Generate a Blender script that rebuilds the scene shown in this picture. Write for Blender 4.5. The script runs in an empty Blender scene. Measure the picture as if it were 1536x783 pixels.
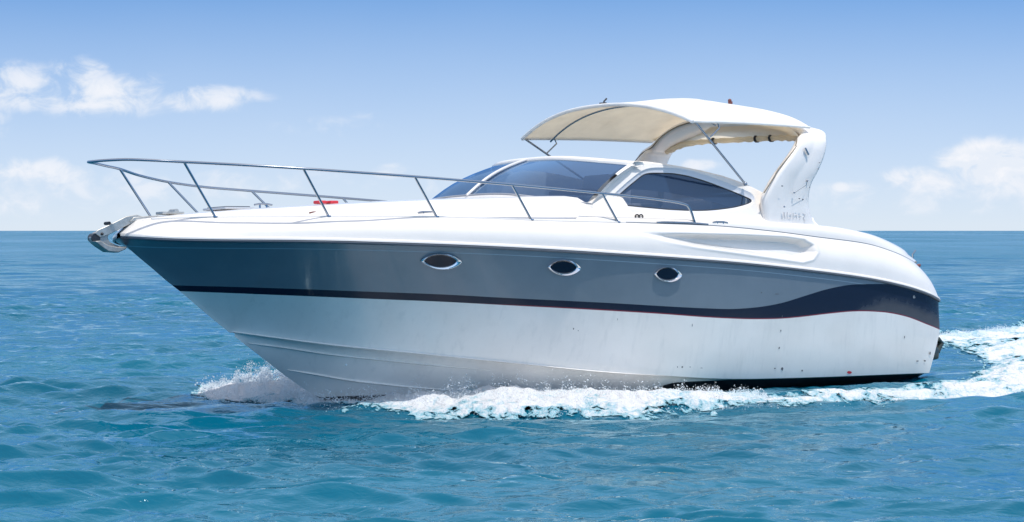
import bpy, bmesh, math, random
import numpy as np
from mathutils import Vector, Matrix, noise as mnoise
R = math.radians
random.seed(7); rng = np.random.default_rng(11)
scn = bpy.context.scene
COL = scn.collection

# ------------------------------------------------------------------ camera
CAM_H = 2.15; FPX = 3400.0; HORIZON = 346.0
cd = bpy.data.cameras.new('camera'); cam = bpy.data.objects.new('camera', cd); COL.objects.link(cam)
cam.location = (0, 0, CAM_H); cam.rotation_euler = (R(90), 0, 0)
cd.sensor_width = 36; cd.lens = FPX/1536*36; cd.shift_y = -(391.5-HORIZON)/1536
cd.clip_start = .5; cd.clip_end = 60000
scn.camera = cam

# ------------------------------------------------------------------ light
SUN_EL = 71; SUN_AZ = (0.68, -0.73)       # horizontal direction towards the sun (x right, y away)
SUN_AZ = Vector((SUN_AZ[0], SUN_AZ[1], 0)).normalized()
sl = bpy.data.lights.new('sun', 'SUN'); sl.energy = 2.35; sl.angle = R(.53); sl.color = (1, .965, .91)
so = bpy.data.objects.new('sun', sl); COL.objects.link(so)
to_sun = Vector((SUN_AZ.x*math.cos(R(SUN_EL)), SUN_AZ.y*math.cos(R(SUN_EL)), math.sin(R(SUN_EL))))
so.rotation_euler = to_sun.to_track_quat('Z', 'Y').to_euler()
scn.view_settings.view_transform = 'Standard'; scn.view_settings.look = 'None'
scn.view_settings.exposure = 0.60; scn.view_settings.gamma = 1; scn.view_settings.use_curve_mapping = False
scn.cycles.max_bounces = 12; scn.cycles.diffuse_bounces = 8; scn.cycles.transparent_max_bounces = 40
scn.cycles.sample_clamp_direct = 6; scn.cycles.sample_clamp_indirect = 4; scn.cycles.caustics_reflective = False; scn.cycles.caustics_refractive = False
SKY_K = .15; SKY_STEEP = 2.3

w = bpy.data.worlds.new('World'); scn.world = w; w.use_nodes = True
nt = w.node_tree; nt.nodes.clear()
class NB:
    """small helper that wires node trees"""
    def __init__(s, nt): s.nt = nt
    def n(s, kind, **kw):
        o = s.nt.nodes.new(kind)
        for k, v in kw.items(): setattr(o, k, v)
        return o
    def put(s, sock, v):
        if hasattr(v, 'is_output') or isinstance(v, bpy.types.NodeSocket): s.nt.links.new(v, sock)
        else: sock.default_value = v
    def m(s, op, a, b=None, c=None, clamp=False):
        o = s.n('ShaderNodeMath', operation=op, use_clamp=clamp); s.put(o.inputs[0], a)
        if b is not None: s.put(o.inputs[1], b)
        if c is not None: s.put(o.inputs[2], c)
        return o.outputs[0]
    def mix(s, f, a, b, bt='MIX'):
        o = s.n('ShaderNodeMix', data_type='RGBA', blend_type=bt); s.put(o.inputs[0], f)
        s.put(o.inputs[6], a); s.put(o.inputs[7], b); return o.outputs[2]
    def comb(s, x, y, z):
        o = s.n('ShaderNodeCombineXYZ')
        for i, v in enumerate((x, y, z)): s.put(o.inputs[i], v)
        return o.outputs[0]
    def sep(s, v):
        o = s.n('ShaderNodeSeparateXYZ'); s.put(o.inputs[0], v); return o.outputs
    def noise(s, vec, scale, detail=4, rough=.5, dim='3D', dist=0):
        o = s.n('ShaderNodeTexNoise', noise_dimensions=dim)
        s.put(o.inputs['Vector'], vec); o.inputs['Scale'].default_value = scale
        o.inputs['Detail'].default_value = detail; o.inputs['Roughness'].default_value = rough
        o.inputs['Distortion'].default_value = dist
        return o.outputs[0]
    def ramp(s, v, lo, hi, a=0., b=1., interp='SMOOTHSTEP'):
        o = s.n('ShaderNodeMapRange', interpolation_type=interp); s.put(o.inputs[0], v)
        for i, x in zip((1, 2, 3, 4), (lo, hi, a, b)): s.put(o.inputs[i], x)
        return o.outputs[0]
    def link(s, a, b): s.nt.links.new(a, b)
b = NB(nt)
tc = b.n('ShaderNodeTexCoord'); X, Y, Z = b.sep(tc.outputs['Generated'])
zz = b.m('MULTIPLY', b.m('ADD', b.m('MAXIMUM', Z, 0.0), .085), SKY_STEEP)
sky = b.n('ShaderNodeTexSky', sky_type='NISHITA'); sky.sun_disc = False
sky.sun_elevation = R(SUN_EL); sky.sun_rotation = math.atan2(SUN_AZ.x, SUN_AZ.y)
sky.altitude = 0; sky.air_density = 1.0; sky.dust_density = .6; sky.ozone_density = 1.3
b.link(b.comb(X, Y, zz), sky.inputs['Vector'])
skycol = b.mix(1.0, sky.outputs[0], b.mix(b.ramp(Z, .45, .9), b.mix(b.ramp(Z, .10, .30), (.30,.66,.90,1), (1.0,1.16,1.12,1)), (1.34,1.10,.84,1)), 'MULTIPLY')  # sky above the view graded brighter and warmer as added fill on the hull
# clouds: direction-space banks of cumulus low over the sea
ye = b.m('MAXIMUM', Y, .02)
A_ = b.m('DIVIDE', X, ye); E_ = b.m('DIVIDE', Z, ye)
# px, py, rx, ry, strength (direction given as in the viewfinder: azimuth, elevation)
clouds = [(20,132,70,34,1.0),(120,108,42,22,.95),(150,142,105,30,1.1),(310,148,80,18,1.0),(490,190,70,13,.35),
 (545,172,22,7,.3),(60,258,85,20,1.0),(10,285,90,34,.9),(190,280,110,22,.7),(330,278,120,20,.6),(110,312,200,14,.4),(470,275,60,16,.4),(590,258,26,11,.8),(640,280,90,14,.35),
 (1047,247,30,8,.9),(1482,246,70,34,1.6),(1400,270,75,19,1.2),(1320,284,60,12,.65),(1262,281,14,7,.9),(1470,285,110,22,.8),(1380,305,160,16,.5),(1560,262,60,45,1.4),(1240,290,50,14,.4),
 (-120,180,120,40,.9),(-180,290,200,30,.6),(1700,250,130,40,.9),(1900,150,160,40,.7),(2300,240,250,50,.8),(-500,240,180,45,.8),(-900,120,300,40,.7)]
vv = b.comb(b.m('MULTIPLY', A_, 1.0), b.m('MULTIPLY', E_, 1.5), 0.0)
n1 = b.noise(vv, 58, 8, .60, '2D', .3)
n2 = b.noise(vv, 15, 3, .5, '2D')
tot = None
for px, py, rx, ry, k in clouds:
    a0 = (px-768)/FPX; e0 = (HORIZON-py)/FPX
    dx = b.m('MULTIPLY', b.m('SUBTRACT', A_, a0), FPX/rx)
    de = b.m('MULTIPLY', b.m('SUBTRACT', E_, e0), FPX/ry)
    d2 = b.m('ADD', b.m('MULTIPLY', dx, dx), b.m('MULTIPLY', de, de))
    g = b.m('MULTIPLY', b.ramp(d2, 0.0, 2.2, 1.0, 0.0), k)
    tot = g if tot is None else b.m('MAXIMUM', tot, g)
dens = b.m('MULTIPLY', tot, b.ramp(b.m('ADD', n1, b.m('MULTIPLY', tot, .20)), .47, .80))
dens = b.m('MULTIPLY', dens, .84, clamp=True)
veil = b.ramp(E_, .0, .125, 1.0, 0.0, 'LINEAR')                 # soft brightening of the air just above the sea
base = b.mix(b.m('ADD', veil, b.m('MULTIPLY', n2, .03)), skycol, (3.15, 3.56, 4.0, 1))
shade = b.mix(b.ramp(n1, .45, .75), (3.55, 3.8, 4.2, 1), (4.1, 4.15, 4.35, 1))
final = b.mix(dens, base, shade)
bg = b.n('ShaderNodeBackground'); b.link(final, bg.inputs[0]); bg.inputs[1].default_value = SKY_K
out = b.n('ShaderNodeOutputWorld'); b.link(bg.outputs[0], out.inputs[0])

# ------------------------------------------------------------------ materials
def mat(name, col=(.8,.8,.8), rough=.4, metal=0., coat=0., spec=.5, vary=0., vscale=3., bump=0., bscale=40., coat_rough=.05, trans=0.):
    m = bpy.data.materials.new(name); m.use_nodes = True
    nb = NB(m.node_tree); p = m.node_tree.nodes['Principled BSDF']
    p.inputs['Base Color'].default_value = (*col, 1); p.inputs['Roughness'].default_value = rough
    p.inputs['Metallic'].default_value = metal; p.inputs['Coat Weight'].default_value = coat
    p.inputs['Coat Roughness'].default_value = coat_rough; p.inputs['Specular IOR Level'].default_value = spec
    t = nb.n('ShaderNodeTexCoord').outputs['Object']
    if vary:
        n = nb.noise(t, vscale, 6, .6)
        nb.link(nb.mix(nb.ramp(n, .3, .72), (*[c*(1-vary) for c in col], 1), (*[min(1, c*(1+vary*.4)) for c in col], 1)), p.inputs['Base Color'])
    if bump:
        bb = nb.n('ShaderNodeBump'); bb.inputs['Strength'].default_value = 1; bb.inputs['Distance'].default_value = bump
        nb.link(nb.noise(t, bscale, 3, .5), bb.inputs['Height']); nb.link(bb.outputs[0], p.inputs['Normal'])
    return m
gel = mat('gelcoat_white', (.77,.735,.695), .22, coat=.3, vary=.035, vscale=2.2, bump=.0012, bscale=3.0)
arch_gel = mat('gelcoat_arch', (.88,.83,.79), .3, coat=.2, vary=.05, vscale=3, bump=.001, bscale=4)
steel = mat('polished_steel', (.34,.37,.42), .16, 1.0)
chrome = mat('porthole_chrome', (.75,.77,.80), .14, 1.0)
alu = mat('brushed_galvanised', (.48,.47,.44), .42, .7, vary=.25, vscale=9)
black = mat('black_rubber', (.012,.013,.016), .45, coat=.2)
dark = mat('dark_plastic', (.03,.03,.035), .6)
redp = mat('red_fabric', (.62,.03,.05), .6, vary=.2, vscale=20)

brown = mat('brown_plastic', (.17,.05,.04), .5)
grime = mat('scuff_grey', (.11,.11,.12), .7)
cloth_in = mat('seat_vinyl', (.42,.41,.40), .55, vary=.1)
liner = mat('cockpit_liner', (.30,.31,.33), .5, vary=.1)
pinst = mat('pale_pinstripe', (.32,.40,.46), .3)
redst = mat('red_pinstripe', (.20,.012,.03), .3)

# hull paint: one shader for the metallic grey-blue band
def band_mat():
    m = bpy.data.materials.new('grey_blue_band'); m.use_nodes = True
    nb = NB(m.node_tree); p = m.node_tree.nodes['Principled BSDF']
    t = nb.n('ShaderNodeTexCoord').outputs['Object']
    n = nb.noise(t, 1.4, 5, .6)
    nb.link(nb.mix(nb.ramp(n, .3, .7), (.172,.205,.240,1), (.198,.233,.270,1)), p.inputs['Base Color'])
    p.inputs['Metallic'].default_value = .25; p.inputs['Roughness'].default_value = .34
    p.inputs['Coat Weight'].default_value = .35; p.inputs['Coat Roughness'].default_value = .06
    bb = nb.n('ShaderNodeBump'); bb.inputs['Strength'].default_value = 1; bb.inputs['Distance'].default_value = .002
    nb.link(nb.noise(t, 1.8, 2, .5), bb.inputs['Height']); nb.link(bb.outputs[0], p.inputs['Normal'])
    return m
band = band_mat()
def navy_soot():
    m = bpy.data.materials.new('navy_with_soot'); m.use_nodes = True
    nb = NB(m.node_tree); p = m.node_tree.nodes['Principled BSDF']
    t = nb.n('ShaderNodeTexCoord').outputs['Object']
    at = nb.n('ShaderNodeAttribute', attribute_name='soot').outputs['Fac']
    n = nb.noise(t, 5.5, 6, .6)
    f = nb.ramp(nb.m('ADD', at, nb.m('MULTIPLY', nb.m('SUBTRACT', n, .5), .5)), .30, .80)
    nb.link(nb.mix(f, (.008,.013,.032,1), (.055,.063,.080,1)), p.inputs['Base Color'])
    nb.link(nb.ramp(f, 0, 1, .2, .6), p.inputs['Roughness']); p.inputs['Specular IOR Level'].default_value = .3
    return m
navys = navy_soot()
def lower_hull():
    m = bpy.data.materials.new('gelcoat_lower_hull'); m.use_nodes = True
    nb = NB(m.node_tree); p = m.node_tree.nodes['Principled BSDF']
    t = nb.n('ShaderNodeTexCoord').outputs['Object']
    x, y, z = nb.sep(t)
    n = nb.noise(t, 1.3, 6, .6)
    st = nb.noise(nb.comb(nb.m('MULTIPLY', x, 9.0), nb.m('MULTIPLY', y, 9.0), nb.m('MULTIPLY', z, .8)), 1.0, 5, .6)
    c = nb.mix(nb.ramp(n, .3, .7), (.80,.76,.71,1), (.86,.82,.77,1))
    c = nb.mix(nb.m('MULTIPLY', nb.ramp(st, .5, .75), .16), c, (.42,.43,.42,1))
    nb.link(c, p.inputs['Base Color'])
    p.inputs['Roughness'].default_value = .2; p.inputs['Coat Weight'].default_value = .3
    bb = nb.n('ShaderNodeBump'); bb.inputs['Strength'].default_value = 1; bb.inputs['Distance'].default_value = .002
    nb.link(nb.noise(t, 1.8, 2, .5), bb.inputs['Height']); nb.link(bb.outputs[0], p.inputs['Normal'])
    return m
lowgel = lower_hull()
def canvas(name, col, tr=.3, clear=0.):
    m = bpy.data.materials.new(name); m.use_nodes = True
    nb = NB(m.node_tree); m.node_tree.nodes.remove(m.node_tree.nodes['Principled BSDF'])
    o = m.node_tree.nodes['Material Output']
    t = nb.n('ShaderNodeTexCoord').outputs['Object']
    n = nb.noise(t, 3.5, 6, .65); c = nb.mix(nb.ramp(n, .3, .7), (*[v*.94 for v in col], 1), (*col, 1))
    d = nb.n('ShaderNodeBsdfDiffuse'); tl = nb.n('ShaderNodeBsdfTranslucent'); nb.link(c, d.inputs[0]); nb.link(c, tl.inputs[0])
    bb = nb.n('ShaderNodeBump'); bb.inputs['Strength'].default_value = 1; bb.inputs['Distance'].default_value = .018
    nb.link(nb.noise(t, 2.6, 3, .5, dist=.8), bb.inputs['Height'])
    nb.link(bb.outputs[0], d.inputs['Normal']); nb.link(bb.outputs[0], tl.inputs['Normal'])
    mx = nb.n('ShaderNodeMixShader'); mx.inputs[0].default_value = tr
    nb.link(d.outputs[0], mx.inputs[1]); nb.link(tl.outputs[0], mx.inputs[2])
    if clear:
        tp = nb.n('ShaderNodeBsdfTransparent'); m2 = nb.n('ShaderNodeMixShader'); m2.inputs[0].default_value = clear
        nb.link(mx.outputs[0], m2.inputs[1]); nb.link(tp.outputs[0], m2.inputs[2]); mx = m2
    nb.link(mx.outputs[0], o.inputs[0])
    return m
canv_top = canvas('canvas_white', (.95,.95,.94), .45)
canv_in = canvas('canvas_beige', (.90,.81,.66), .62)
def glass(name, tint, op):
    m = bpy.data.materials.new(name); m.use_nodes = True
    nb = NB(m.node_tree); m.node_tree.nodes.remove(m.node_tree.nodes['Principled BSDF'])
    o = m.node_tree.nodes['Material Output']
    tr = nb.n('ShaderNodeBsdfTransparent'); tr.inputs[0].default_value = (*tint, 1)
    df = nb.n('ShaderNodeBsdfDiffuse'); df.inputs[0].default_value = (.035,.085,.19,1)
    gl = nb.n('ShaderNodeBsdfGlossy'); gl.inputs[1].default_value = .02; gl.inputs[0].default_value = (.62,.80,1,1)
    fr = nb.n('ShaderNodeFresnel'); fr.inputs[0].default_value = 1.7
    m1 = nb.n('ShaderNodeMixShader'); m1.inputs[0].default_value = op
    nb.link(tr.outputs[0], m1.inputs[1]); nb.link(df.outputs[0], m1.inputs[2])
    m2 = nb.n('ShaderNodeMixShader'); nb.link(fr.outputs[0], m2.inputs[0])
    nb.link(m1.outputs[0], m2.inputs[1]); nb.link(gl.outputs[0], m2.inputs[2]); nb.link(m2.outputs[0], o.inputs[0])
    return m
glass_w = glass('tinted_windscreen', (.20,.29,.42), .45)
glass_s = glass('smoked_side_glass', (.36,.40,.50), .30)
glass_p = mat('porthole_glass', (.008,.014,.03), .12, spec=.25)

# ------------------------------------------------------------------ boat frame
YAW, ROLL = R(40), R(2)
c_, s_ = math.cos(YAW), math.sin(YAW)
f_ = np.array([-c_, -s_, 0.]); p0 = np.array([s_, -c_, 0.]); up = np.array([0, 0, 1.])
p_ = math.cos(ROLL)*p0 + math.sin(ROLL)*up; u_ = math.cos(ROLL)*up - math.sin(ROLL)*p0
ORG = np.array([-2.06, 28.2, 0.])
CAMV = np.array([0, 0, CAM_H]) - ORG
def pt(px, py, T):
    """point of the boat (forward, to port, up) on the sight line of a photo pixel, at half-breadth T"""
    d = np.array([(px-768)/FPX, 1, (HORIZON-py)/FPX])
    t = T(0, 1.) if callable(T) else T
    for i in range(60):
        k = (t - CAMV@p_)/(d@p_); q = CAMV + k*d; s, z = q@f_, q@u_
        if not callable(T): break
        t = .5*t + .5*T(s, z)
    return (s, t, z)
def to_px(s, t, z):
    wv = ORG + f_*s + p_*t + u_*z
    return 768+FPX*wv[0]/wv[1], HORIZON-FPX*(wv[2]-CAM_H)/wv[1]
def tab(xs, ys):                                   # monotone-ish cubic through a table
    xs = np.array(xs, float); ys = np.array(ys, float); o = np.argsort(xs); xs = xs[o]; ys = ys[o]
    d = np.diff(ys)/np.diff(xs); m = np.zeros(len(xs)); m[0] = d[0]; m[-1] = d[-1]
    for i in range(1, len(xs)-1): m[i] = 0 if d[i-1]*d[i] <= 0 else 2*d[i-1]*d[i]/(d[i-1]+d[i])
    def f(x):
        x = float(min(max(x, xs[0]), xs[-1])); i = int(min(max(np.searchsorted(xs, x)-1, 0), len(xs)-2))
        h = xs[i+1]-xs[i]; u = (x-xs[i])/h
        return ((1+2*u)*(1-u)**2*ys[i] + u*(1-u)**2*h*m[i] + u*u*(3-2*u)*ys[i+1] + u*u*(u-1)*h*m[i+1])
    f.lo, f.hi = xs[0], xs[-1]
    return f
def smooth(xs, ys, sig=.22):                       # table -> smoothed function (odd padding keeps the ends)
    f = tab(xs, ys); g = np.linspace(f.lo, f.hi, 600); y = np.array([f(v) for v in g]); h = g[1]-g[0]
    k = max(1, int(3*sig/h)); kk = np.exp(-.5*(np.arange(-k, k+1)*h/sig)**2); kk /= kk.sum()
    a = 2*y[0]-y[1:k+1][::-1]; c = 2*y[-1]-y[-k-1:-1][::-1]
    ys2 = np.convolve(np.concatenate([a, y, c]), kk, 'valid')
    lo, hi = f.lo, f.hi
    def r(x):
        x = float(x)
        if x < lo: return ys2[0]+(x-lo)*(ys2[8]-ys2[0])/(8*h)
        if x > hi: return ys2[-1]+(x-hi)*(ys2[-1]-ys2[-9])/(8*h)
        return float(np.interp(x, g, ys2))
    r.lo, r.hi = lo, hi
    return r
def line(pts, T, sig=.22):
    P = [pt(x, y, T) for x, y in pts]
    return smooth([q[0] for q in P], [q[2] for q in P], sig)

ROOT = bpy.data.objects.new('motor_yacht', None); COL.objects.link(ROOT)
ROOT.matrix_world = Matrix(((f_[0], p_[0], u_[0], ORG[0]), (f_[1], p_[1], u_[1], ORG[1]), (f_[2], p_[2], u_[2], ORG[2]), (0, 0, 0, 1)))
ROOT['label'] = 'white and grey blue motor yacht with navy stripe and beige canopy speeding over the sea'
ROOT['category'] = 'motor yacht'

def mk(name, bm, mats, parent=ROOT, smooth_ang=35, merge=.0004):
    if merge: bmesh.ops.remove_doubles(bm, verts=bm.verts, dist=merge)
    bmesh.ops.recalc_face_normals(bm, faces=bm.faces)
    me = bpy.data.meshes.new(name); bm.to_mesh(me); bm.free()
    for m in (mats if isinstance(mats, (list, tuple)) else [mats]): me.materials.append(m)
    me.polygons.foreach_set('use_smooth', [True]*len(me.polygons))
    if smooth_ang is not None: me.set_sharp_from_angle(angle=R(smooth_ang))
    o = bpy.data.objects.new(name, me); COL.objects.link(o)
    if parent is not None: o.parent = parent
    return o
def grid(bm, rows, mi=0, closed=False):
    vs = [[bm.verts.new(p) for p in r] for r in rows]
    for i in range(len(vs)-1):
        n = len(vs[i])
        for j in range(n if closed else n-1):
            q = (vs[i][j], vs[i][(j+1) % n], vs[i+1][(j+1) % n], vs[i+1][j])
            try:
                f = bm.faces.new(q); f.material_index = mi(i, j) if callable(mi) else mi
            except ValueError: pass
    return vs
def mir(rows): return [[(p[0], -p[1], p[2]) for p in r] for r in rows]
def cr(pts, n=8):                                  # Catmull-Rom resampling
    P = [np.array(p, float) for p in pts]; P = [2*P[0]-P[1]]+P+[2*P[-1]-P[-2]]; o = []
    for i in range(1, len(P)-2):
        a, b_, c, d = P[i-1:i+3]
        for k in range(n):
            u = k/n; o.append(tuple(.5*(2*b_+(c-a)*u+(2*a-5*b_+4*c-d)*u*u+(3*b_-a-3*c+d)*u**3)))
    o.append(tuple(P[-2])); return o
def tube(bm, pts, r, seg=10, mi=0, cap=True):
    pts = [Vector(p) for p in pts]; rings = []; nrm = None
    for i, p in enumerate(pts):
        t = (pts[min(i+1, len(pts)-1)]-pts[max(i-1, 0)]).normalized()
        if nrm is None: nrm = t.orthogonal().normalized()
        nrm = (nrm - t*nrm.dot(t)).normalized(); bn = t.cross(nrm)
        rr = r[i] if isinstance(r, (list, tuple)) else r
        rings.append([bm.verts.new(p+(nrm*math.cos(a)+bn*math.sin(a))*rr) for a in [2*math.pi*k/seg for k in range(seg)]])
    for i in range(len(rings)-1):
        for k in range(seg):
            f = bm.faces.new((rings[i][k], rings[i][(k+1) % seg], rings[i+1][(k+1) % seg], rings[i+1][k])); f.material_index = mi
    if cap:
        for rg in (rings[0], rings[-1]):
            f = bm.faces.new(rg); f.material_index = mi
def box(bm, c, d, mi=0, rot=None, bev=0.):
    M = Matrix.Translation(c) @ (rot.to_4x4() if rot else Matrix.Identity(4)) @ Matrix.Diagonal((*d, 1))
    r = bmesh.ops.create_cube(bm, size=1, matrix=M)
    if bev: 
        es = list({e for v in r['verts'] for e in v.link_edges})
        r2 = bmesh.ops.bevel(bm, geom=es, offset=bev, segments=2, affect='EDGES', profile=.6)
        fs = r2['faces']
    for f in bm.faces:
        if mi and all(v.index == -1 for v in f.verts): f.material_index = mi
    return r
def ball(bm, c, r, sc=(1,1,1), seg=12):
    bmesh.ops.create_uvsphere(bm, u_segments=seg, v_segments=seg//2+1, radius=r, matrix=Matrix.Translation(c) @ Matrix.Diagonal((*sc, 1)))
ss = lambda x, a=0., b=1.: (lambda u: u*u*(3-2*u))(min(1., max(0., (x-a)/(b-a))))

# --- plan shapes (half breadth against distance forward)
TG = tab([3.19,3.14,3.0,2.75,2.45,2.15,1.65,.95,-.35,-1.8,-4,-6,-8,-9.0,-9.35,-9.5], [0,.16,.42,.68,.90,1.08,1.34,1.60,1.80,1.88,1.92,1.91,1.86,1.80,1.72,1.62])
TCH = tab([1.662,1.5,1.1,.6,0,-1,-2.5,-4,-6,-8,-9.5], [0,.10,.32,.56,.82,1.15,1.43,1.58,1.65,1.66,1.64])
TD = tab([3.02,2.97,2.85,2.6,2.2,1.6,1.0,-.3,-1.8,-4,-6,-7.5,-8.5,-9.0,-9.3], [0,.16,.32,.52,.76,1.10,1.36,1.60,1.70,1.74,1.74,1.71,1.63,1.55,1.42])
Gpx = [(178,356),(214,359),(318,361),(440,362),(570,365),(700,369.5),(840,376.5),(925,382),(1000,387),(1100,394.5),(1200,405),(1302,418.5),(1360,431),(1390,441),(1412,455)]
zG = line(Gpx, lambda s, z: TG(s), .15)
zCH = line([(348,497),(403,505),(495,517),(600,527),(700,537),(801,547),(902,557),(1000,563.5),(1100,568.5),(1245,565),(1392,559)], lambda s, z: TCH(s), .3)
stem_pts = [pt(x, y, 0) for x, y in [(178,356),(186,366),(200,379),(230,404),(250,421.5),(270,437),(311,472),(351,504),(397,539.5),(434,568),(470,592),(507,609)]]
stem_pts += [(-.35,0,-.18),(-.9,0,-.33),(-1.8,0,-.5),(-3.5,0,-.6),(-9.6,0,-.62)]
zST = smooth([q[0] for q in stem_pts], [q[2] for q in stem_pts], .06)
S0 = stem_pts[0][0]; SE = -9.42; SC = TCH.hi
# rest on exact ends
def low(s): return (zCH(s), TCH(s)) if s < SC else (zST(s), 0.)
def TOP(s, z):
    zl, tl = low(s)
    if s > SC: 
        pass
    zg = zG(s); h = min(1., max(0., (z-zl)/max(zg-zl, 1e-4)))
    q = .82 + .46*ss(s, -3.0, 1.8)
    return tl + (TG(s)-tl)*h**q
zA = line([(262,428),(403,432),(556.5,437.6),(650,441),(763,447),(925,455),(1000,459.5),(1060,462.5),(1100,463.5),(1130,461.5),(1168,455.6),(1206.6,444),(1245,432.6),(1283,426.5),(1321.5,425.8),(1360,430.8),(1390,441),(1410,454)], TOP, .1)
zB = line([(270,436.8),(403,442),(556.5,448.3),(650,452),(763,458),(925,466.8),(1000,471.5),(1060,476),(1100,478),(1130,478.8),(1168,478.3),(1206,475),(1245,470.3),(1283,467),(1321,468),(1360,475),(1390,487),(1415,498)], TOP, .1)
# transom rake: how far the stern edge moves with height
RK = tab([-.7,-.1,.1,.45,.65,1.0,1.5], [.34,.26,.18,.04,-.02,.0,.0])
def rake(s, z): return s + RK(z)*ss(-s, 8.2, 9.42)

st = np.unique(np.concatenate([np.linspace(S0, 2.2, 60), np.linspace(2.2, -8.6, 170), np.linspace(-8.6, SE, 22)]))[::-1]
# --- hull
bm = bmesh.new()
NROW = 0
def hull_rows(s):
    zl, tl = low(s); zg = zG(s)
    a = min(max(zA(s), zl), zg-.004) if zA(s) > zl else zl
    bb = min(max(zB(s), zl), a); rw = .014*ss(-s, .5, 2.0)+.0001
    r = min(bb+rw, a)
    pin = max(a, zg-.085); pin2 = max(a, zg-.077)
    lv = [(zl, 0)]
    lv += [(zl+(bb-zl)*k/14, 0) for k in range(1, 15)]
    lv += [(r, 1)] + [(r+(a-r)*k/5, 2) for k in range(1, 6)]
    lv += [(a+(pin-a)*k/8, 3) for k in range(1, 9)] + [(pin2, 4)] + [(pin2+(zg-pin2)*k/2, 3) for k in (1, 2)]
    return lv
rows = []; mids = [m for _, m in hull_rows(-5)]
for s in st:
    rows.append([(rake(s, z), TOP(s, z), z) for z, _ in hull_rows(s)])
mi = lambda i, j: [0, 1, 2, 3, 4][mids[j+1]]
grid(bm, rows, mi); grid(bm, mir(rows), mi)
# bottom with chine flat
def BOT(s, z):
    zl, tl = low(s); zk = zST(s); h = min(1., max(0., (z-zk)/max(zl-zk, 1e-4)))
    return max(0., tl-.06)*h**.85
brow = []
for s in st:
    if s > SC-.01: continue
    zl, tl = low(s); zk = zST(s); w0 = min(.06, tl)
    pts = [(rake(s, zl), tl, zl), (rake(s, zl), tl-w0, zl-.012)]
    zb = min(max(.10-.28*ss(-s, .5, 1.0)*(1-ss(-s, 3.4, 4.4)), zk), zl-.013)
    for k in range(1, 6): z = (zl-.012)+(zb-(zl-.012))*k/5; pts.append((rake(s, z), min(tl-w0, BOT(s, z)), z))
    for k in range(1, 7): z = zb+(zk-zb)*k/6; pts.append((rake(s, z), min(tl-w0, BOT(s, z)), z))
    brow.append(pts)
mb = lambda i, j: 0 if j < 6 else 5
grid(bm, brow, mb); grid(bm, mir(brow), mb)
# transom strips
def strip(ps, bulge=.14, n=14):
    return [[(p[0]-bulge*(1-(v)**2)*min(1, p[1]), p[1]*v, p[2]) for v in np.linspace(1, -1, n)] for p in ps]
grid(bm, strip(rows[-1] if rows[-1][0][0] < -5 else rows[0]), 0)
grid(bm, strip(brow[-1] if brow[-1][0][0] < -5 else brow[0]), 5)
hull = mk('hull', bm, [lowgel, redst, navys, band, pinst, black], smooth_ang=40)
me = hull.data; at = me.attributes.new('soot', 'FLOAT', 'POINT')
so_ = np.zeros(len(me.vertices))
for v in me.vertices:
    s, t, z = v.co
    if s < -5: 
        a, bb = zA(s), zB(s); so_[v.index] = ss(-s, 6.8, 8.2)*(1-min(1, max(0, (z-bb)/max(a-bb, .02))))*.92
at.data.foreach_set('value', so_)

# spray rails under the bow
def strake(pxs, Tf, r, m):
    bm = bmesh.new()
    P = cr([pt(x, y, Tf) for x, y in pxs], 6); n = len(P)
    for sg in (1, -1):
        rr = []
        for i, q in enumerate(P):
            k = math.sin(math.pi*min(1, max(.02, i/(n-1))))**.4*r
            s, t, z = q; rr.append([(s, sg*(t-.01), z+k*.9), (s, sg*(t+k), z-.1*k), (s, sg*(t-.01), z-k*.35)])
        grid(bm, rr)
    return mk('spray_rail', bm, m, smooth_ang=30)
strake([(372.6,515),(430,522.5),(495,532),(587,541.6),(650,548),(740,556)], BOT, .035, lowgel)
strake([(431,555),(475,562.5),(526,571),(570,576),(618,581),(700,587)], BOT, .04, lowgel)
strake([(345,497.5),(403,505.3),(495,517.3),(600,527.5),(700,537.5),(801,547.5),(902,557.5),(1000,564)], lambda s, z: TCH(s), .03, lowgel)

# --- rub rail
def sweep(f, prof, ss_, name, mats, mi=None, par=ROOT, ang=30):
    bm = bmesh.new(); rr = []
    for s in ss_:
        t, z = f(s); rr.append([(s, t+a, z+b_) for a, b_ in prof])
    grid(bm, rr, mi or 0); grid(bm, mir(rr), mi or 0)
    return mk(name, bm, mats, par, smooth_ang=ang)
def gl(s): return TG(s), zG(s)
prof = [(-.02,.052),(.006,.050),(.028,.034),(.032,.016),(.020,.012),(.030,.008),(.034,-.004),(.026,-.014),(.010,-.018),(-.02,-.020)]
ms = [0,0,0,0,1,1,1,1,1]
g_st = np.concatenate([np.linspace(S0-.0, 2.2, 50), np.linspace(2.15, SE, 200)])
sweep(gl, prof, g_st, 'rub_rail', [gel, mat('rub_rail_grey', (.10,.115,.14), .3, .3)], lambda i, j: ms[j])
bm = bmesh.new(); grid(bm, strip([(SE, TG(SE)+a, zG(SE)+b_) for a, b_ in prof])); mk('rub_rail', bm, gel)

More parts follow.
